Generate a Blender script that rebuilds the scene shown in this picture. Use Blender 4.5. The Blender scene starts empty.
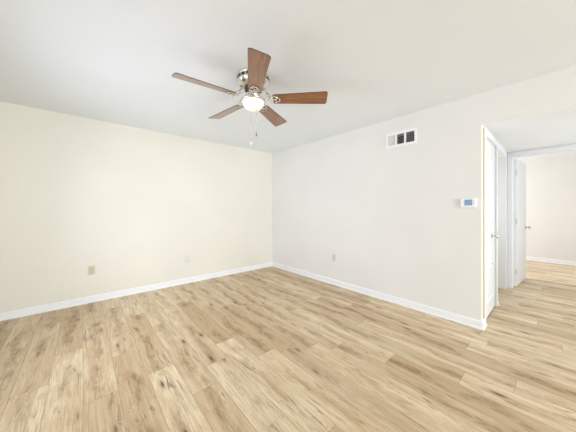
import bpy, bmesh, math, random
from mathutils import Vector, Matrix
S = bpy.context.scene
C = S.collection
PI = math.pi
random.seed(7)

# ------------------------------------------------------------------ camera
cam_d = bpy.data.cameras.new('camera'); cam = bpy.data.objects.new('camera', cam_d); C.objects.link(cam)
cam.location = (0, 0, 1.247)
cam.rotation_euler = (PI/2, 0, -math.atan2(.658, .7531))
cam_d.sensor_width = 36; cam_d.lens = 234.6/576*36
cam_d.shift_y = -7.5/576; cam_d.clip_start = .02
S.camera = cam
# ------------------------------------------------------------------ colour, world
S.view_settings.view_transform = 'Standard'; S.view_settings.look = 'None'
S.view_settings.gamma = 1; S.view_settings.use_curve_mapping = False
S.view_settings.exposure = 0.09
w = bpy.data.worlds.new('sky'); S.world = w; w.use_nodes = True
bg = w.node_tree.nodes['Background']; bg.inputs[0].default_value = (.82, .90, 1, 1); bg.inputs[1].default_value = 1.12

# room extents
XL, XR, YB, YF = -.80, 3.10, -5.5, 4.073      # left wall, right wall, rear wall, front (photo's left) wall
H = 2.44; T = .12
HX = 5.05; HC = 2.135; SY = .51               # hall far wall, hall ceiling, hall side wall
FX = 8.1; RY = -1.9                           # far room wall, hall / far room end

def area(name, loc, rot, sx, sy, power, col, spread=180):
    l = bpy.data.lights.new(name, 'AREA'); l.shape = 'RECTANGLE'; l.size = sx; l.size_y = sy
    l.energy = power; l.color = col; l.spread = math.radians(spread)
    o = bpy.data.objects.new(name, l); C.objects.link(o); o.location = loc; o.rotation_euler = rot
    return o
# daylight from unseen openings (side-room and far-back ones added to brighten)
area('daylight_rear', (1.15, YB-T-.02, 1.25), (PI/2, 0, 0), 3.4, 2.0, 139, (.92, .962, 1), 130)
area('daylight_left', (XL-T-.02, 2.35, 1.15), (PI/2, 0, -PI/2), 1.9, 1.5, 24, (.80, .87, 1), 125)
area('daylight_hall', (4.2, RY-T-.02, 1.15), (PI/2, 0, 0), 1.5, 1.9, 27, (.84, .93, 1))
area('fill_side_room', (4.45, 1.31, 1.4), (-PI/2, 0, 0), .7, .9, 3.2, (.97, .98, 1))  # added fill, brightens the side doorway recess
area('fill_far_back', (7.0, 2.4+T+.02, 1.3), (-PI/2, 0, 0), 2.0, 1.5, 53, (.93, .95, 1))  # added fill, lights the far wall but not the open door's face
area('daylight_far_room', (6.7, RY-T-.02, 1.3), (PI/2, 0, 0), 2.0, 1.5, 10, (.95, 1, 1))

# ------------------------------------------------------------------ materials
def mat(name, col, rough=.6, metal=0, spec=.5, emit=None, es=0):
    m = bpy.data.materials.new(name); m.use_nodes = True
    b = m.node_tree.nodes['Principled BSDF']
    b.inputs['Base Color'].default_value = (*col, 1); b.inputs['Roughness'].default_value = rough
    b.inputs['Metallic'].default_value = metal; b.inputs['Specular IOR Level'].default_value = spec
    if emit: b.inputs['Emission Color'].default_value = (*emit, 1); b.inputs['Emission Strength'].default_value = es
    return m
class NT:
    def __init__(s, m): s.t = m.node_tree; s.b = s.t.nodes['Principled BSDF']
    def n(s, typ, **k):
        nd = s.t.nodes.new(typ)
        for a, v in k.items(): setattr(nd, a, v)
        return nd
    def l(s, a, b): s.t.links.new(a, b)
    def put(s, sock, v):
        if hasattr(v, 'is_linked') or hasattr(v, 'links'): s.l(v, sock)
        else: sock.default_value = v
    def math(s, op, a, b=0.0, c=None, clamp=False):
        nd = s.n('ShaderNodeMath', operation=op, use_clamp=clamp)
        s.put(nd.inputs[0], a); s.put(nd.inputs[1], b)
        if c is not None: s.put(nd.inputs[2], c)
        return nd.outputs[0]
    def comb(s, x, y, z):
        nd = s.n('ShaderNodeCombineXYZ')
        for i, v in enumerate((x, y, z)): s.put(nd.inputs[i], v)
        return nd.outputs[0]
    def noise(s, vec, scale, detail=3, rough=.5, dist=0):
        nd = s.n('ShaderNodeTexNoise'); s.l(vec, nd.inputs['Vector'])
        nd.inputs['Scale'].default_value = scale; nd.inputs['Detail'].default_value = detail
        nd.inputs['Roughness'].default_value = rough; nd.inputs['Distortion'].default_value = dist
        return nd.outputs[0]
    def rng(s, v, a, b, c=0.0, d=1.0, smooth=True):
        nd = s.n('ShaderNodeMapRange'); nd.interpolation_type = 'SMOOTHSTEP' if smooth else 'LINEAR'
        s.put(nd.inputs[0], v)
        for i, q in enumerate((a, b, c, d)): nd.inputs[i+1].default_value = q
        return nd.outputs[0]
    def mix(s, f, a, b, blend='MIX'):
        nd = s.n('ShaderNodeMix', data_type='RGBA', blend_type=blend)
        s.put(nd.inputs[0], f)
        for i, v in ((6, a), (7, b)):
            if isinstance(v, tuple): nd.inputs[i].default_value = (*v, 1)
            else: s.l(v, nd.inputs[i])
        return nd.outputs[2]
    def bump(s, h, strength, dist):
        nd = s.n('ShaderNodeBump'); nd.inputs['Strength'].default_value = strength; nd.inputs['Distance'].default_value = dist
        s.l(h, nd.inputs['Height']); s.l(nd.outputs[0], s.b.inputs['Normal'])

def paint(name, col, rough=.7, bumpd=.0008, scale=140):
    m = mat(name, col, rough, spec=.3); g = NT(m)
    co = g.n('ShaderNodeTexCoord').outputs['Object']
    g.bump(g.noise(co, scale, 3), .25, bumpd)
    v = g.rng(g.noise(co, 1.3, 2), .3, .7, .985, 1.015)
    hs = g.n('ShaderNodeHueSaturation'); hs.inputs['Color'].default_value = (*col, 1); g.l(v, hs.inputs['Value'])
    g.l(hs.outputs[0], g.b.inputs['Base Color'])
    return m
M_wall = paint('cream_paint', (.85, .822, .735))  # creamier than the right wall's copy: warmer light put into the colour
M_wall_lit = paint('cream_paint_lit', (.862, .852, .828))  # right wall's copy of the cream paint, its whiter light painted in
M_wallf = paint('warm_white_paint', (.86, .835, .79))
M_ceil = paint('ceiling_white', (.91, .95, .985), .85, .0015, 90)
M_hallceil = paint('hall_ceiling_white', (.93, .95, .97), .85)
M_trim = mat('white_trim_paint', (.93, .94, .96), .35)
M_door = mat('white_door_paint', (.93, .94, .96), .4)
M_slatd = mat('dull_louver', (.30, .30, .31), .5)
M_slatm = mat('brown_louver', (.40, .36, .31), .5)  # brown-grey middle slats, darker than the frame enamel
M_plate = mat('warm_white_plastic', (.76, .755, .73), .45)
M_hinge = mat('painted_hinge', (.74, .72, .64), .5)
M_revealshade = mat('reveal_shade_olive', (.62, .56, .34), .5)  # olive tone holds the shade on the opening's cream reveal
M_nick = mat('brushed_nickel', (.72, .69, .64), .25, 1)
M_dark = mat('dark_vent', (.03, .028, .025), .8)
M_duct = mat('duct_metal', (.10, .095, .085), .7)
M_white = mat('white_plastic', (.92, .93, .94), .4)
M_grey = mat('greyish_white_plastic', (.70, .70, .69), .45)
M_almond = mat('almond_plastic', (.66, .60, .46), .4)
M_slot = mat('outlet_slot', (.05, .045, .04), .7)
M_lcd = mat('thermostat_lcd', (.22, .36, .60), .25)
M_lcdd = mat('lcd_digits', (.08, .14, .26), .3)
M_bowl = mat('frosted_glass', (.95, .93, .89), .25, emit=(1, .88, .72), es=.24)
M_regwhite = mat('register_enamel', (.94, .945, .95), .4)

# fan blade wood
M_blade = mat('walnut_blade', (.3, .14, .07), .28, spec=.6); g = NT(M_blade)
g.b.inputs['Coat Weight'].default_value = .6; g.b.inputs['Coat Roughness'].default_value = .12; g.b.inputs['Coat IOR'].default_value = 1.6
co = g.n('ShaderNodeTexCoord').outputs['Object']
sp = g.n('ShaderNodeSeparateXYZ'); g.l(co, sp.inputs[0])
v = g.comb(g.math('MULTIPLY', sp.outputs[0], 3.0), g.math('MULTIPLY', sp.outputs[1], 45.0), 0.0)
nz = g.noise(v, 1.5, 4, .6, .6)
cr = g.n('ShaderNodeValToRGB'); g.l(nz, cr.inputs[0])
cr.color_ramp.elements[0].position = .30; cr.color_ramp.elements[0].color = (.15, .056, .022, 1)
cr.color_ramp.elements[1].position = .72; cr.color_ramp.elements[1].color = (.38, .165, .065, 1)
g.l(cr.outputs[0], g.b.inputs['Base Color']); g.bump(nz, .1, .0005)
M_edge = mat('blade_edge', (.055, .03, .02), .5)

# plank floor: the mesh carries each plank's own coordinates, tone and seed
M_floor = mat('oak_planks', (.6, .5, .35), .42, spec=.6); g = NT(M_floor)
uv = g.n('ShaderNodeUVMap', uv_map='plank').outputs[0]
su = g.n('ShaderNodeSeparateXYZ'); g.l(uv, su.inputs[0]); U, V = su.outputs[0], su.outputs[1]
aw = g.n('ShaderNodeAttribute', attribute_name='len_'); LEN = aw.outputs['Fac']
at = g.n('ShaderNodeAttribute', attribute_name='tone'); TONE = at.outputs['Fac']
as_ = g.n('ShaderNodeAttribute', attribute_name='seed'); SEED = as_.outputs['Fac']
ah = g.n('ShaderNodeAttribute', attribute_name='hue_'); HUE = ah.outputs['Fac']
sd = g.math('MULTIPLY', SEED, 37.0)
wv = g.comb(g.math('MULTIPLY', U, 9.0), g.math('MULTIPLY', V, 1.6), sd)
warp = g.noise(wv, 1.0, 2)
Uw = g.math('ADD', U, g.math('MULTIPLY', g.math('SUBTRACT', warp, .5), .055))
fine = g.noise(g.comb(g.math('MULTIPLY', Uw, 150.0), g.math('MULTIPLY', V, 6.0), sd), 1.0, 4, .6)
mid = g.noise(g.comb(g.math('MULTIPLY', Uw, 42.0), g.math('MULTIPLY', V, 2.2), sd), 1.0, 3, .55, .4)
broad = g.noise(g.comb(g.math('MULTIPLY', U, 10.0), g.math('MULTIPLY', V, 1.7), g.math('ADD', sd, 5.0)), 1.0, 2)
# cathedral figure
rings = g.n('ShaderNodeTexWave', wave_type='BANDS', bands_direction='X'); rings.inputs['Scale'].default_value = 1.0
rings.inputs['Distortion'].default_value = 5.0; rings.inputs['Detail'].default_value = 2.0; rings.inputs['Detail Scale'].default_value = .8
g.l(g.comb(g.math('MULTIPLY', Uw, 22.0), g.math('MULTIPLY', V, 1.5), sd), rings.inputs['Vector'])
# knots
vo = g.n('ShaderNodeTexVoronoi', feature='F1'); vo.inputs['Scale'].default_value = 1.0; vo.inputs['Randomness'].default_value = .85
Vd = g.math('ADD', V, g.math('MULTIPLY', warp, .05))
g.l(g.comb(g.math('MULTIPLY', Uw, 11.0), g.math('MULTIPLY', Vd, 3.0), sd), vo.inputs['Vector'])
sc = g.n('ShaderNodeSeparateXYZ'); g.l(vo.outputs['Color'], sc.inputs[0])
gate = g.rng(sc.outputs[0], .52, .60)
halo = g.math('MULTIPLY', g.rng(vo.outputs['Distance'], .0, .42, 1, 0), gate)
core = g.math('MULTIPLY', g.rng(g.math('ADD', vo.outputs['Distance'], g.math('MULTIPLY', g.math('SUBTRACT', fine, .5), .25)), .04, .17, 1, 0), gate)
# dark mineral streaks
stk = g.noise(g.comb(g.math('MULTIPLY', Uw, 26.0), g.math('MULTIPLY', V, 3.4), g.math('ADD', sd, 11.0)), 1.0, 5, .65, .8)
streak = g.rng(stk, .59, .69)
blot = g.noise(g.comb(g.math('MULTIPLY', Uw, 30.0), g.math('MULTIPLY', V, 9.0), g.math('ADD', sd, 3.0)), 1.0, 4, .7, .5)
blot = g.noise(g.comb(g.math('MULTIPLY', Uw, 42.0), g.math('MULTIPLY', V, 9.0), g.math('ADD', sd, 3.0)), 1.0, 4, .75, .6)
# heartwood: a darker, speckled band wandering down the middle of the darker planks
hn = g.noise(g.comb(0.0, g.math('MULTIPLY', V, 2.2), g.math('ADD', sd, 21.0)), 1.0, 2)
hc = g.math('ABSOLUTE', g.math('ADD', g.math('SUBTRACT', Uw, .0915), g.math('MULTIPLY', g.math('SUBTRACT', hn, .5), .16)))
heart = g.math('MULTIPLY', g.rng(hc, .055, .008), g.math('SUBTRACT', 1.15, g.math('MULTIPLY', TONE, .85)), clamp=True)
heart = g.math('MULTIPLY', heart, g.rng(g.noise(g.comb(g.math('MULTIPLY', U, 3.0), g.math('MULTIPLY', V, 2.5), g.math('ADD', sd, 31.0)), 1.0, 2), .35, .55))
hblot = g.math('MULTIPLY', heart, g.rng(blot, .42, .60))
col = g.mix(TONE, (.54, .385, .235), (.98, .85, .65))
col = g.mix(g.math('MULTIPLY', HUE, .45), col, (.84, .73, .575))
col = g.mix(g.rng(broad, .40, .62, 0, .34), col, (.58, .37, .18))
col = g.mix(g.math('MULTIPLY', heart, .62), col, (.46, .285, .135))
col = g.mix(g.rng(mid, .44, .62, 0, .24), col, (.50, .325, .165))
col = g.mix(g.rng(mid, .40, .25, 0, .15), col, (1.0, .90, .70))
col = g.mix(g.math('MULTIPLY', g.rng(rings.outputs['Fac'], .55, .95), .14), col, (.36, .23, .12))
col = g.mix(g.rng(blot, .52, .70, 0, .30), col, (.34, .22, .115))
col = g.mix(g.math('MULTIPLY', hblot, .75), col, (.22, .13, .065))
col = g.mix(g.rng(fine, .44, .62, 0, .27), col, (.36, .235, .13))
col = g.mix(g.math('MULTIPLY', streak, .68), col, (.19, .11, .06))
col = g.mix(g.math('MULTIPLY', halo, .50), col, (.33, .19, .10))
col = g.mix(g.math('MULTIPLY', core, .92), col, (.06, .035, .02))
# seams between planks
col = g.mix(1.0, col, (1.0, .965, .86), 'MULTIPLY')
du = g.math('MINIMUM', U, g.math('SUBTRACT', .183, U)); dv = g.math('MINIMUM', V, g.math('SUBTRACT', LEN, V))
seam = g.rng(g.math('MINIMUM', du, dv), .0, .0030, 1, 0)
col = g.mix(g.math('MULTIPLY', seam, .55), col, (.20, .13, .08))
g.l(col, g.b.inputs['Base Color'])
g.l(g.rng(fine, .3, .7, .30, .44), g.b.inputs['Roughness'])
g.bump(g.math('SUBTRACT', g.math('MULTIPLY', fine, -.3), seam), .35, .0012)

# ------------------------------------------------------------------ mesh helpers
def newbm(): return bmesh.new()
def box(bm, x0, x1, y0, y1, z0, z1, bev=0, mi=0, M=None):
    r = bmesh.ops.create_cube(bm, size=1)
    vs = r['verts']
    for v in vs:
        v.co = Vector((x0+(v.co.x+.5)*(x1-x0), y0+(v.co.y+.5)*(y1-y0), z0+(v.co.z+.5)*(z1-z0)))
    fs = list({f for v in vs for f in v.link_faces})
    if bev:
        es = list({e for v in vs for e in v.link_edges})
        rb = bmesh.ops.bevel(bm, geom=es, offset=bev, segments=2, affect='EDGES', profile=.5)
        vs = list({v for f in rb['faces'] for v in f.verts} | {v for v in vs if v.is_valid})
        fs = list({f for v in vs for f in v.link_faces})
    for f in fs: f.material_index = mi
    if M is not None:
        for v in vs: v.co = M @ v.co
    return vs
def lathe(bm, prof, seg=40, mi=0, M=None):
    rings = []
    for r, z in prof:
        if r < 1e-5: rings.append([bm.verts.new((0, 0, z))])
        else: rings.append([bm.verts.new((r*math.cos(2*PI*k/seg), r*math.sin(2*PI*k/seg), z)) for k in range(seg)])
    for a, b in zip(rings, rings[1:]):
        for k in range(seg):
            k2 = (k+1) % seg
            q = [a[k % len(a)], a[k2 % len(a)], b[k2 % len(b)], b[k % len(b)]]
            q2 = []
            for v in q:
                if v not in q2: q2.append(v)
            if len(q2) > 2:
                f = bm.faces.new(q2); f.material_index = mi; f.smooth = True
    if M is not None:
        for rg in rings:
            for v in rg: v.co = M @ v.co
def tube(bm, pts, r, seg=8, mi=0, flat=1.0):
    pts = [Vector(p) for p in pts]; rings = []
    for i, p in enumerate(pts):
        d = (pts[min(i+1, len(pts)-1)]-pts[max(i-1, 0)]).normalized()
        up = Vector((0, 0, 1)) if abs(d.z) < .9 else Vector((1, 0, 0))
        a = d.cross(up).normalized(); b = a.cross(d).normalized()
        rr = r[i] if isinstance(r, (list, tuple)) else r
        rings.append([bm.verts.new(p+a*rr*math.cos(2*PI*k/seg)+b*rr*flat*math.sin(2*PI*k/seg)) for k in range(seg)])
    for A, B in zip(rings, rings[1:]):
        for k in range(seg):
            f = bm.faces.new((A[k], A[(k+1) % seg], B[(k+1) % seg], B[k])); f.material_index = mi; f.smooth = True
    bm.faces.new(rings[0][::-1]).material_index = mi; bm.faces.new(rings[-1]).material_index = mi
def obj(name, bm, mats, parent=None, loc=None, rot=None, fix=True):
    if fix: bmesh.ops.recalc_face_normals(bm, faces=bm.faces)
    me = bpy.data.meshes.new(name); bm.to_mesh(me); bm.free()
    for m in (mats if isinstance(mats, (list, tuple)) else [mats]): me.materials.append(m)
    o = bpy.data.objects.new(name, me); C.objects.link(o)
    if parent: o.parent = parent
    if loc: o.location = loc
    if rot: o.rotation_euler = rot
    return o
def struct(name, bm, m, **k):
    o = obj(name, bm, m, **k); o['kind'] = 'structure'; return o
def tag(o, label, cat, group=None):
    o['label'] = label; o['category'] = cat
    if group: o['group'] = group
    return o
def thing(name, label, cat, loc=(0, 0, 0), rotz=0, group=None):
    o = bpy.data.objects.new(name, None); C.objects.link(o); o.location = loc; o.rotation_euler = (0, 0, rotz)
    o.empty_display_size = .1
    return tag(o, label, cat, group)

def wall(name, axis, p0, p1, a0, a1, z0, z1, holes, m):
    """solid wall from p0 to p1 across `axis`, spanning a0..a1 x z0..z1, with rectangular openings (a0,a1,z0,z1)"""
    As = sorted({a0, a1, *[h[0] for h in holes], *[h[1] for h in holes]})
    Zs = sorted({z0, z1, *[h[2] for h in holes], *[h[3] for h in holes]})
    bm = newbm()
    solid = lambda i, j: 0 <= i < len(As)-1 and 0 <= j < len(Zs)-1 and not any(h[0]-1e-6 <= As[i] and As[i+1] <= h[1]+1e-6 and h[2]-1e-6 <= Zs[j] and Zs[j+1] <= h[3]+1e-6 for h in holes)
    def P(p, a, z): return bm.verts.new((p, a, z) if axis == 'x' else (a, p, z))
    for i in range(len(As)-1):
        for j in range(len(Zs)-1):
            if not solid(i, j): continue
            A, B, Z, W = As[i], As[i+1], Zs[j], Zs[j+1]
            for p in (p0, p1): bm.faces.new((P(p, A, Z), P(p, B, Z), P(p, B, W), P(p, A, W)))
            if not solid(i-1, j): bm.faces.new((P(p0, A, Z), P(p1, A, Z), P(p1, A, W), P(p0, A, W)))
            if not solid(i+1, j): bm.faces.new((P(p0, B, Z), P(p1, B, Z), P(p1, B, W), P(p0, B, W)))
            if not solid(i, j-1): bm.faces.new((P(p0, A, Z), P(p0, B, Z), P(p1, B, Z), P(p1, A, Z)))
            if not solid(i, j+1): bm.faces.new((P(p0, A, W), P(p0, B, W), P(p1, B, W), P(p1, A, W)))
    bmesh.ops.remove_doubles(bm, verts=bm.verts, dist=1e-5)
    return struct(name, bm, m)

# ------------------------------------------------------------------ floor
PW = .183; PL = 1.22
known = {-3: 3.155, -2: 3.587, -1: 2.787, 0: 1.981, 1: 2.44, 2: 3.24, 3: 1.602, 4: 3.04, 5: 2.056, 6: 1.656, 7: .35, 8: 1.459,
         9: 1.305, 10: 2.13, 11: 2.9, 12: 1.41, 13: .95, 14: .53, 20: .136}
tones = {(-2, 2.345): .85, (-1, 2.787): .78, (-1, 4.0): .30, (2, 2.03): .92, (3, 1.602): .62, (5, 2.056): .95, (2, 3.24): .35, (1, 2.44): .35,
         (0, 1.981): .30, (0, 3.2): .62, (8, 1.459): .9, (10, 2.13): .9, (14, .53): .95, (12, .19): .85, (9, 1.305): .55, (3, 2.822): .55,
         (6, 1.656): .75, (6, 2.876): .25, (8, 2.679): .3, (7, .35): .45, (1, 3.66): .6, (-2, 3.587): .45, (-3, 3.155): .45, (4, 3.04): .5}
fm = newbm(); fuv = fm.loops.layers.uv.new('plank')
lt = fm.faces.layers.float.new('tone'); ls = fm.faces.layers.float.new('seed'); ll = fm.faces.layers.float.new('len_'); lh = fm.faces.layers.float.new('hue_')
fy0, fy1 = YB-T-.02, YF+T
row0 = int(math.floor((XL-T)/PW)); row1 = int(math.ceil((FX+T)/PW))
for r in range(row0, row1):
    e = known.get(r, random.uniform(0, PL))
    while e > fy0: e -= PL
    while e < fy1:
        a, b = max(e, fy0), min(e+PL, fy1)
        t = .5+random.uniform(-.42, .42)
        for (rr, top), tv in tones.items():
            if rr == r and abs(top-(e+PL)) < .12: t = tv
        sdv = random.random(); hv = random.random()
        vs = [fm.verts.new((r*PW, a, 0)), fm.verts.new(((r+1)*PW, a, 0)), fm.verts.new(((r+1)*PW, b, 0)), fm.verts.new((r*PW, b, 0))]
        f = fm.faces.new(vs); f[lt] = t; f[ls] = sdv; f[ll] = PL; f[lh] = hv
        for lp, (u, v) in zip(f.loops, ((0, a-e), (PW, a-e), (PW, b-e), (0, b-e))): lp[fuv].uv = (u, v)
        e += PL
struct('floor', fm, M_floor)
bm = newbm(); box(bm, XL-T, FX+T, fy0, fy1, -.12, -.004); struct('floor_slab', bm, M_grey)

# ------------------------------------------------------------------ ceilings and walls
bm = newbm(); box(bm, XL-T, XR+T, YB-T, YF+T, H, H+.1); struct('ceiling', bm, M_ceil)
bm = newbm(); box(bm, XR+T, HX, RY-T, SY+T, HC, HC+.1)
o = struct('ceiling_hall', bm, M_hallceil)
bm = newbm(); box(bm, HX, FX+T, RY-T, 2.4+T, H, H+.1); struct('ceiling_far_room', bm, M_ceil)
OY0 = -.52                                   # right end of the wide opening in the right wall
VY0, VY1, VZ0, VZ1 = 1.160, 1.500, 2.085, 2.215
wall('wall_right', 'x', XR, XR+T, YB-T, YF+T, 0, H, [(OY0, SY, 0, 2.122), (VY0, VY1, VZ0, VZ1)], M_wall_lit)
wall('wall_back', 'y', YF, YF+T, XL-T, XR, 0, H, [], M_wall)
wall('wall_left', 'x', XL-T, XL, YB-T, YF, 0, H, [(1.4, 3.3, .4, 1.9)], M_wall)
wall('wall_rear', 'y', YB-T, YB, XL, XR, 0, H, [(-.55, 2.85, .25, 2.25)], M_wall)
# hall
CD0, CD1, CDZ = 3.27, 3.94, 2.04            # closet door opening
SD0, SD1, SDZ = 4.07, 4.93, 2.05            # side doorway
wall('wall_hall_side', 'y', SY, SY+.12, XR+T, HX, 0, HC, [(CD0, CD1, 0, CDZ), (SD0, SD1, 0, SDZ)], M_trim)
wall('wall_hall_end', 'y', RY-T, RY, XR+T, HX, 0, HC, [(3.45, 4.95, .2, 2.1)], M_wall)
JY = .455                                    # left jamb of the far doorway
wall('wall_hall_far', 'x', HX, HX+T, RY-T, 2.4, 0, H, [(-.45, JY, 0, 2.055)], M_trim)
wall('wall_far_room', 'x', FX, FX+T, RY-T, 2.4+T, 0, H, [], M_wallf)
wall('wall_far_room_end', 'y', RY-T, RY, HX+T, FX, 0, H, [(5.7, 7.7, .55, 2.05)], M_wall)
wall('wall_far_room_back', 'y', 2.4, 2.4+T, HX+T, FX, 0, H, [(6.0, 8.0, .55, 2.05)], M_wall)  # opening added to let the far-back fill in
# closet interior and side bath behind the hall's side wall
wall('wall_closet', 'y', 1.25, 1.30, XR+T, HX, 0, HC, [(4.1, 4.8, .95, 1.85)], M_wall)  # opening added for the side-room fill
wall('wall_closet_side', 'x', 3.98, 4.03, SY+.12, 1.25, 0, HC, [], M_wall)
bm = newbm(); box(bm, XR+T, HX, SY+T, 1.3, HC+.001, HC+.1); struct('ceiling_closet', bm, M_hallceil)

# window frames in the unseen openings; the far-back one is added for light
def window(name, axis, p, a0, a1, z0, z1):
    bm = newbm()
    def b(A, B, Z, W, d=.03):
        if axis == 'y': box(bm, A, B, p-d, p+d, Z, W, .003)
        else: box(bm, p-d, p+d, A, B, Z, W, .003)
    f = .045
    b(a0, a0+f, z0, z1); b(a1-f, a1, z0, z1); b(a0+f, a1-f, z0, z0+f); b(a0+f, a1-f, z1-f, z1)
    b((a0+a1)/2-.02, (a0+a1)/2+.02, z0+f, z1-f, .02)
    return struct(name, bm, M_trim)
window('window_1', 'y', YB-.07, -.55, 2.85, .25, 2.25)
window('window_2', 'x', XL-.07, 1.4, 3.3, .4, 1.9)
window('window_3', 'y', RY-.07, 3.45, 4.95, .2, 2.1)
window('window_far_added', 'y', 2.4+.07, 6.0, 8.0, .55, 2.05)  # unseen window added around the far-back fill light
window('window_4', 'y', RY-.07, 5.7, 7.7, .55, 2.05)

# ------------------------------------------------------------------ baseboards (board + shoe moulding)
def base(name, pts, flip=1, h=.085):
    """pts: polyline along the wall foot in plan; board grows to its left * flip"""
    prof = [(0, 0), (.024, 0), (.024, .010), (.019, .017), (.013, .020), (.013, h-.012), (.009, h-.003), (.004, h), (0, h)]
    bm = newbm(); P = [Vector((*p, 0)) for p in pts]; rings = []
    def nrm(a, b): d = (b-a).normalized(); return Vector((-d.y, d.x, 0))*flip
    for i, p in enumerate(P):
        if i == 0: n = nrm(P[0], P[1])
        elif i == len(P)-1: n = nrm(P[-2], P[-1])
        else:
            n1, n2 = nrm(P[i-1], p), nrm(p, P[i+1]); n = (n1+n2); n = n/(n.dot(n1))
        rings.append([bm.verts.new(p+n*a+Vector((0, 0, z))) for a, z in prof])
    for A, B in zip(rings, rings[1:]):
        for k in range(len(prof)-1): bm.faces.new((A[k], A[k+1], B[k+1], B[k]))
        bm.faces.new((A[-1], A[0], B[0], B[-1]))
    bm.faces.new(rings[0]); bm.faces.new(rings[-1][::-1])
    return struct(name, bm, M_trim)
base('baseboard_back', [(XL, YF), (XR, YF)], -1)
base('baseboard_right', [(XR, YF), (XR, SY), (XR+T+.02, SY)], -1)
base('baseboard_right_rear', [(XR+T, OY0), (XR, OY0), (XR, YB)], -1)
base('baseboard_rear', [(XR, YB), (XL, YB)], -1)
base('baseboard_left', [(XL, YB), (XL, YF)], -1)
base('baseboard_far', [(FX, 2.4), (FX, RY)], -1, .09)
base('baseboard_hall', [(CD1+.075, SY), (SD0-.005, SY)], -1)

# ------------------------------------------------------------------ door casings
def casing(name, parts, m=None):
    bm = newbm()
    for p in parts: box(bm, *p, .004)
    return struct(name, bm, m or M_trim)
casing('trim_1', [(CD1, CD1+.065, SY-.016, SY, 0, CDZ+.06), (CD0, CD1, SY-.016, SY, CDZ, CDZ+.06), 
                  (CD0, CD1, SY, SY+.06, CDZ-.012, CDZ)])
casing('reveal_shade_strip', [(XR+.062, XR+T+.006, SY-.010, SY, .086, 2.10)], M_revealshade)  # strip over the reveal, with its shade painted in as olive
casing('trim_7', [(XR+T+.008, CD0, SY-.012, SY, .0, CDZ+.06)])
casing('trim_8', [(CD1+.065, CD1+.072, SY-.017, SY, 0, CDZ+.06)], M_wallf)
casing('trim_6', [(XR+.002, XR+T, OY0, SY, 2.116, 2.1225)], M_hallceil)
# far doorway: casing on the hall face plus jamb lining
casing('trim_2', [(HX-.016, HX, JY, JY+.052, 0, 2.11), (HX-.016, HX, -.45, JY, 2.055, 2.115), (HX-.016, HX, -.51, -.45, 0, 2.11)])
casing('trim_3', [(HX-.002, HX+T+.002, JY-.002, JY+.012, 0, 2.055), (HX-.002, HX+T+.002, -.45, JY, 2.043, 2.055)])
casing('trim_4', [(SD0, SD0+.012, SY, SY+.12, 0, SDZ), (SD1-.012, SD1, SY, SY+.12, 0, SDZ), (SD0, SD1, SY, SY+.12, SDZ-.012, SDZ)])

# ------------------------------------------------------------------ panel doors
def arch_panel(bm, x0, x1, z0, z1, y, arch, depth=.006, mi=0):
    """raised panel with moulded border standing proud of the face at y (towards -y)"""
    def outline(i):
        pts = [(x0+i, z0+i), (x1-i, z0+i)]
        n = 10
        for k in range(n+1):
            t = k/n; x = x1-i+(x0-x1+2*i)*t
            pts.append((x, z1-i-arch+arch*math.sin(PI*t)))
        return pts
    rings = []
    for i, d in ((0, 0), (.006, depth*1.6), (.018, depth*1.4), (.026, 0.0008), (.045, .0008), (.062, depth)):
        rings.append([bm.verts.new((x, y-d, z)) for x, z in outline(i)])
    n = len(rings[0])
    for A, B in zip(rings, rings[1:]):
        for k in range(n): bm.faces.new((A[k], A[(k+1) % n], B[(k+1) % n], B[k])).material_index = mi
    bm.faces.new(rings[-1])
def knob(parent, x, y, z, side=-1):
    bm = newbm()
    M = Matrix.Translation((x, y, z)) @ Matrix.Rotation(PI/2 if side < 0 else -PI/2, 4, 'X')
    lathe(bm, [(0, 0), (.032, 0), (.032, .004), (.026, .008), (.012, .012), (.010, .028), (.016, .036), (.026, .043), (.028, .054), (.022, .064), (.010, .068), (0, .069)], 24, M=M)
    o = obj('door_knob', bm, M_nick, parent); return o
def hinge(parent, x, y, z):
    bm = newbm(); lathe(bm, [(0, -.045), (.006, -.045), (.006, .045), (0, .045)], 12, M=Matrix.Translation((x, y, z)))
    box(bm, x-.001, x+.022, y+.001, y+.005, z-.045, z+.045)
    return obj('hinge', bm, M_hinge, parent)
def panel_door(name, x0, W, ztop, yface, knobx, both=False, flush=False):
    bm = newbm(); box(bm, x0, x0+W, yface, yface+.036, .014, ztop, .002)
    m = .07
    if not flush: arch_panel(bm, x0+m, x0+W-m, .18, .62, yface, .05)
    if not flush: arch_panel(bm, x0+m, x0+W-m, 1.02, ztop-.14, yface, .06)
    d = struct(name, bm, M_door, fix=True)
    knob(d, knobx, yface, .92)
    if both: knob(d, knobx, yface+.036, .92, 1)
    return d
d1 = panel_door('door_1', CD0+.004, CD1-CD0-.008, CDZ-.015, SY+.006, 3.70)
for z in (.25, 1.05, 1.82): hinge(d1, CD0+.004, SY+.001, z)
# open door of the far doorway: hinge on the left jamb, swung into the far room
d2 = panel_door('door_2', 0, .735, 2.035, 0, .67, True, True)
d2.location = (HX+T+.006, .417, 0); d2.rotation_euler = (0, 0, -math.radians(4.9))
for z in (.25, 1.05, 1.82): hinge(d2, -.002, .0, z)

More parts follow.
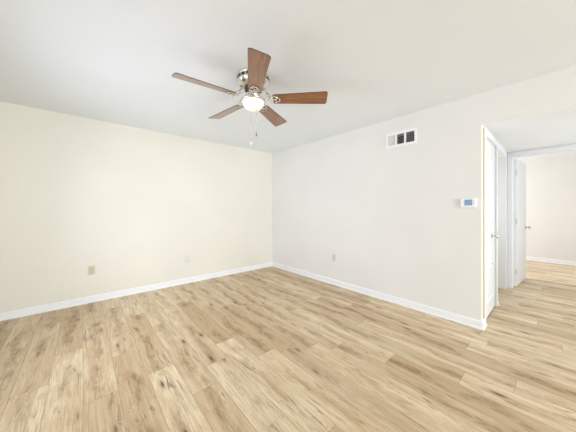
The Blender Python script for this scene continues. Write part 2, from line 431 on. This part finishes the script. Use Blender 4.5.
# ------------------------------------------------------------------ air register
reg = thing('air_vent', 'white three-section metal air register high on the right wall below the ceiling', 'vent', (XR, (VY0+VY1)/2, (VZ0+VZ1)/2))
hw, hh = (VY1-VY0)/2, (VZ1-VZ0)/2
bm = newbm()
fo = .026
def fr(y0, y1, z0, z1, d=.010): box(bm, -d, 0, y0, y1, z0, z1, .003)
fr(-hw-fo, hw+fo, hh, hh+fo+.01); fr(-hw-fo, hw+fo, -hh-fo-.01, -hh); fr(-hw-fo, -hw, -hh, hh); fr(hw, hw+fo, -hh, hh)
sw = 2*hw/3
for yy in (-hw+sw, hw-sw): box(bm, -.010, .012, yy-.010, yy+.010, -hh, hh, .002)
obj('frame', bm, M_regwhite, reg)
bm = newbm()      # duct sleeve behind
box(bm, .100, .104, -hw+.002, hw-.002, -hh+.002, hh-.002); obj('duct', bm, M_dark, reg)
def slats(y0, y1, kind):
    bm = newbm()
    if kind == 'h':
        n = 7
        for k in range(n):
            z = -hh+(k+.5)*2*hh/n
            M = Matrix.Translation((.008, 0, z)) @ Matrix.Rotation(math.radians(-32), 4, 'Y')
            box(bm, -.009, .009, y0, y1, -.0008, .0008, M=M)
    else:
        n = 8; ang = {'l': -46, 'r': 42}[kind]
        for k in range(n):
            y = y0+(k+.5)*(y1-y0)/n
            M = Matrix.Translation((.008, y, 0)) @ Matrix.Rotation(math.radians(ang), 4, 'Z')
            box(bm, -.009, .009, -.0007, .0007, -hh, hh, M=M)
    return bm
obj('louver_section', slats(hw-sw+.010, hw, 'l'), M_regwhite, reg)['label'] = 'pale closed-looking vertical louvers'
obj('louver_section', slats(-hw+sw+.010, hw-sw-.010, 'h'), M_slatm, reg)['label'] = 'middle louvers with dark gaps'
obj('louver_section', slats(-hw, -hw+sw-.010, 'r'), M_slatd, reg)['label'] = 'dark open louvers'
for yy in (hw+fo/2, -hw-fo/2):
    bm = newbm(); lathe(bm, [(0, .003), (.003, .002), (.004, 0)], 10, M=Matrix.Translation((-.010, yy, 0)) @ Matrix.Rotation(-PI/2, 4, 'Y'))
    obj('screw', bm, M_nick, reg)

# ------------------------------------------------------------------ thermostat
th = thing('thermostat', 'white wall thermostat with small blue screen beside the hall opening', 'thermostat', (XR, .617, 1.305))
bm = newbm(); box(bm, -.006, 0, -.072, .072, -.056, .056, .003); obj('back_plate', bm, M_white, th)
bm = newbm(); box(bm, -.026, -.006, -.062, .066, -.049, .049, .006); obj('body', bm, M_white, th)
bm = newbm(); box(bm, -.0275, -.0255, -.036, .032, -.026, .036, .0006)
sc_ = obj('screen', bm, M_lcd, th); sc_['label'] = 'blue display screen'
bm = newbm()
for k, yy in enumerate((.012, -.004)):      # seven-segment style digit strokes
    for (a, b, c, d) in ((-.005, .005, .018, .0195), (-.005, .005, .004, .0055), (-.005, .005, -.010, -.0085), (.004, .0055, .004, .0195), (-.0055, -.004, -.010, .005)):
        box(bm, -.0279, -.0274, yy+a, yy+b, c, d)
obj('digits', bm, M_lcdd, sc_)
for k in range(2):
    bm = newbm(); box(bm, -.029, -.0255, -.056, -.044, -.012+k*.022, .002+k*.022, .001); obj('button', bm, M_grey, th)

# ------------------------------------------------------------------ outlets
def outlet(label, loc, rotz, m, kind='duplex', group=None):
    t = thing('wall_outlet' if kind == 'duplex' else 'wall_jack', label, 'outlet', loc, rotz)
    bm = newbm(); box(bm, -.036, .036, -.006, 0, -.058, .058, .003); obj('cover_plate', bm, m, t)
    if kind == 'duplex':
        for s in (-1, 1):
            bm = newbm(); box(bm, -.017, .017, -.009, -.005, s*.020-.014, s*.020+.014, .003)
            r = obj('receptacle', bm, m, t)
            bm = newbm()
            for q in (-.0065, .0065): box(bm, q-.0013, q+.0013, -.0094, -.0088, s*.020-.002, s*.020+.008)
            box(bm, -.0025, .0025, -.0094, -.0088, s*.020-.010, s*.020-.005)
            obj('slot', bm, M_slot, r)
    else:
        bm = newbm(); box(bm, -.017, .017, -.010, -.005, -.034, .034, .002); obj('insert', bm, m, t)
    for zz in ((0,) if kind == 'duplex' else (-.047, .047)):
        bm = newbm(); lathe(bm, [(0, .002), (.003, .0015), (.0035, 0)], 10, M=Matrix.Translation((0, -.0062, zz)) @ Matrix.Rotation(PI/2, 4, 'X'))
        obj('screw', bm, m, t)
    return t
outlet('almond duplex outlet low on the long cream wall at the left', (.085, YF, .425), 0, M_almond)
outlet('small white jack plate low on the long cream wall, halfway between almond outlet and corner', (1.315, YF, .40), 0, M_plate, 'jack')
outlet('greyish white outlet low on the right wall, near the room corner', (XR, 2.395, .445), -PI/2, M_grey)

# ------------------------------------------------------------------ ceiling fan
FXc, FYc = 1.161, 1.808
fan = thing('ceiling_fan', 'brushed nickel five-blade ceiling fan with walnut blades and white bowl light', 'ceiling fan', (FXc, FYc, H))
bm = newbm()     # z relative to the ceiling
lathe(bm, [(0, 0), (.140, 0), (.147, -.006), (.148, -.014), (.142, -.018), (.142, -.048), (.148, -.052), (.148, -.062), (.142, -.070), (.130, -.088), (.115, -.098), (.095, -.106), (0, -.108)], 56)
hs = obj('motor_housing', bm, M_nick, fan)
bm = newbm()
for k in range(18):
    M = Matrix.Rotation(2*PI*k/18, 4, 'Z')
    box(bm, .138, .1435, -.017, .017, -.043, -.024, .002, M=M)
obj('vent_slots', bm, M_dark, hs)
bm = newbm()
lathe(bm, [(0, -.106), (.072, -.108), (.076, -.114), (.076, -.130), (.068, -.140), (.050, -.146), (0, -.146)], 40)
obj('flywheel', bm, M_duct, fan)
bm = newbm()
lathe(bm, [(0, -.144), (.050, -.146), (.062, -.152), (.066, -.165), (.066, -.190), (.058, -.200), (.046, -.206), (0, -.207)], 40)
obj('switch_housing', bm, M_nick, fan)
bm = newbm()
lathe(bm, [(0, -.200), (.050, -.203), (.085, -.207), (.106, -.212), (.111, -.218), (.111, -.226), (.106, -.230), (.098, -.231), (.098, -.222), (0, -.222)], 48)
obj('light_fitter', bm, M_nick, fan)
bm = newbm()
pr = [(.097, -.222)]
for k in range(0, 13):
    a = k/12*PI/2; pr.append((.097*math.cos(a)**.85 if k < 12 else 0, -.228-.080*math.sin(a)))
lathe(bm, pr, 48)
obj('glass_bowl', bm, M_bowl, fan)['label'] = 'frosted white glass bowl'

BZ = -.207; pitch = math.radians(15)
def blade_mesh():
    bm = newbm(); n = 14
    x0, x1 = .180, .672
    up, lo = [], []
    pts = []
    def hwid(x):
        t = (x-x0)/(x1-x0); return .055+.023*t
    side = []
    for k in range(n+1):
        x = x0+.012+(x1-.030-x0-.012)*k/n; side.append((x, hwid(x)))
    prof = [(x0, -.046)] + [(x, -wd) for x, wd in side]
    R = .030; wd = hwid(x1)
    for k in range(1, 7):
        a = k/6*PI/2; prof.append((x1-R+R*math.sin(a)*.75, -(wd-R+R*math.cos(a))))
    top = [(x, -y) for x, y in prof[::-1]]
    prof = prof+top
    a = [bm.verts.new((x, y, .003)) for x, y in prof]; b = [bm.verts.new((x, y, -.003)) for x, y in prof]
    bm.faces.new(a); bm.faces.new(b[::-1])
    for k in range(len(prof)):
        k2 = (k+1) % len(prof); bm.faces.new((a[k], b[k], b[k2], a[k2])).material_index = 1
    # pitch: the counter-clockwise side is lower
    for v in bm.verts: v.co = Matrix.Rotation(-pitch, 4, 'X') @ v.co
    return bm
def bracket_mesh():
    bm = newbm()
    # drop arm from the flywheel, two scrolls and a plate under the blade
    tube(bm, [(.060, 0, .085), (.095, 0, .082), (.125, 0, .060), (.150, 0, .022), (.180, 0, -.004), (.215, 0, -.009)], [.012, .011, .009, .009, .010, .010], 8, flat=.45)
    for s in (-1, 1):
        P = []
        for k in range(15):
            t = k/14; a = t*1.6*PI; r = .030*(1-.55*t)
            P.append((.165+r*math.cos(a+PI*.9)*1.0, s*(.030+r*math.sin(a+PI*.9)), .000-.02*t*0+.012*math.cos(a)))
        tube(bm, P, .0045, 6)
        tube(bm, [(.120, 0, .060), (.135, s*.022, .040), (.165, s*.042, .008), (.205, s*.036, -.006-s*.008), (.235, s*.018, -.008-s*.004), (.250, 0, -.010)], .0048, 6)
    for x, y in ((.215, .022), (.215, -.022), (.240, 0)):
        lathe(bm, [(0, -.004), (.005, -.003), (.007, 0)], 10, M=Matrix.Translation((x, y, -.008-.2*y)))
    return bm
angs = [-3.2, 69, 138, 217.0, 282]
first = None
bA = None
for k, a in enumerate(angs):
    # camera-frame angle (x right, y depth) -> world
    wa = math.radians(a) - math.atan2(.658, .7531)
    if k == 0:
        bl = obj('fan_blade', blade_mesh(), [M_blade, M_edge], fan)
        br = obj('blade_bracket', bracket_mesh(), M_nick, bl); b0, r0 = bl, br
    else:
        bl = b0.copy(); C.objects.link(bl); bl.parent = fan
        br = r0.copy(); C.objects.link(br); br.parent = bl
    bl.location = (0, 0, BZ); bl.rotation_euler = (0, 0, wa)
# pull chains
def chain(dx, dy, z0, z1, m, r):
    bm = newbm(); z = z0
    tube(bm, [(dx, dy, z0), (dx, dy, z1)], .0009, 6)
    n = int((z0-z1)/.008)
    for k in range(n): bmesh.ops.create_icosphere(bm, subdivisions=1, radius=.0019, matrix=Matrix.Translation((dx, dy, z0-k*.008)))
    c = obj('pull_chain', bm, M_nick, fan)
    bm = newbm(); lathe(bm, [(0, .004), (.004, .002), (.0065, -.008), (.008, -.020), (.006, -.028), (0, -.031)] if r else [(0, .003), (.003, 0), (.0045, -.012), (.0045, -.028), (0, -.031)], 14, M=Matrix.Translation((dx, dy, z1)))
    obj('pull_knob', bm, m, c)
cr_, sr_ = .7531, .658        # camera right vector in plan
chain(-.025*cr_+.04*sr_, .025*sr_+.04*cr_, -.222, 1.862-H, M_white, True)
chain(.040*cr_-.085*sr_, -.040*sr_-.085*cr_, -.228, 1.905-H, M_duct, False)
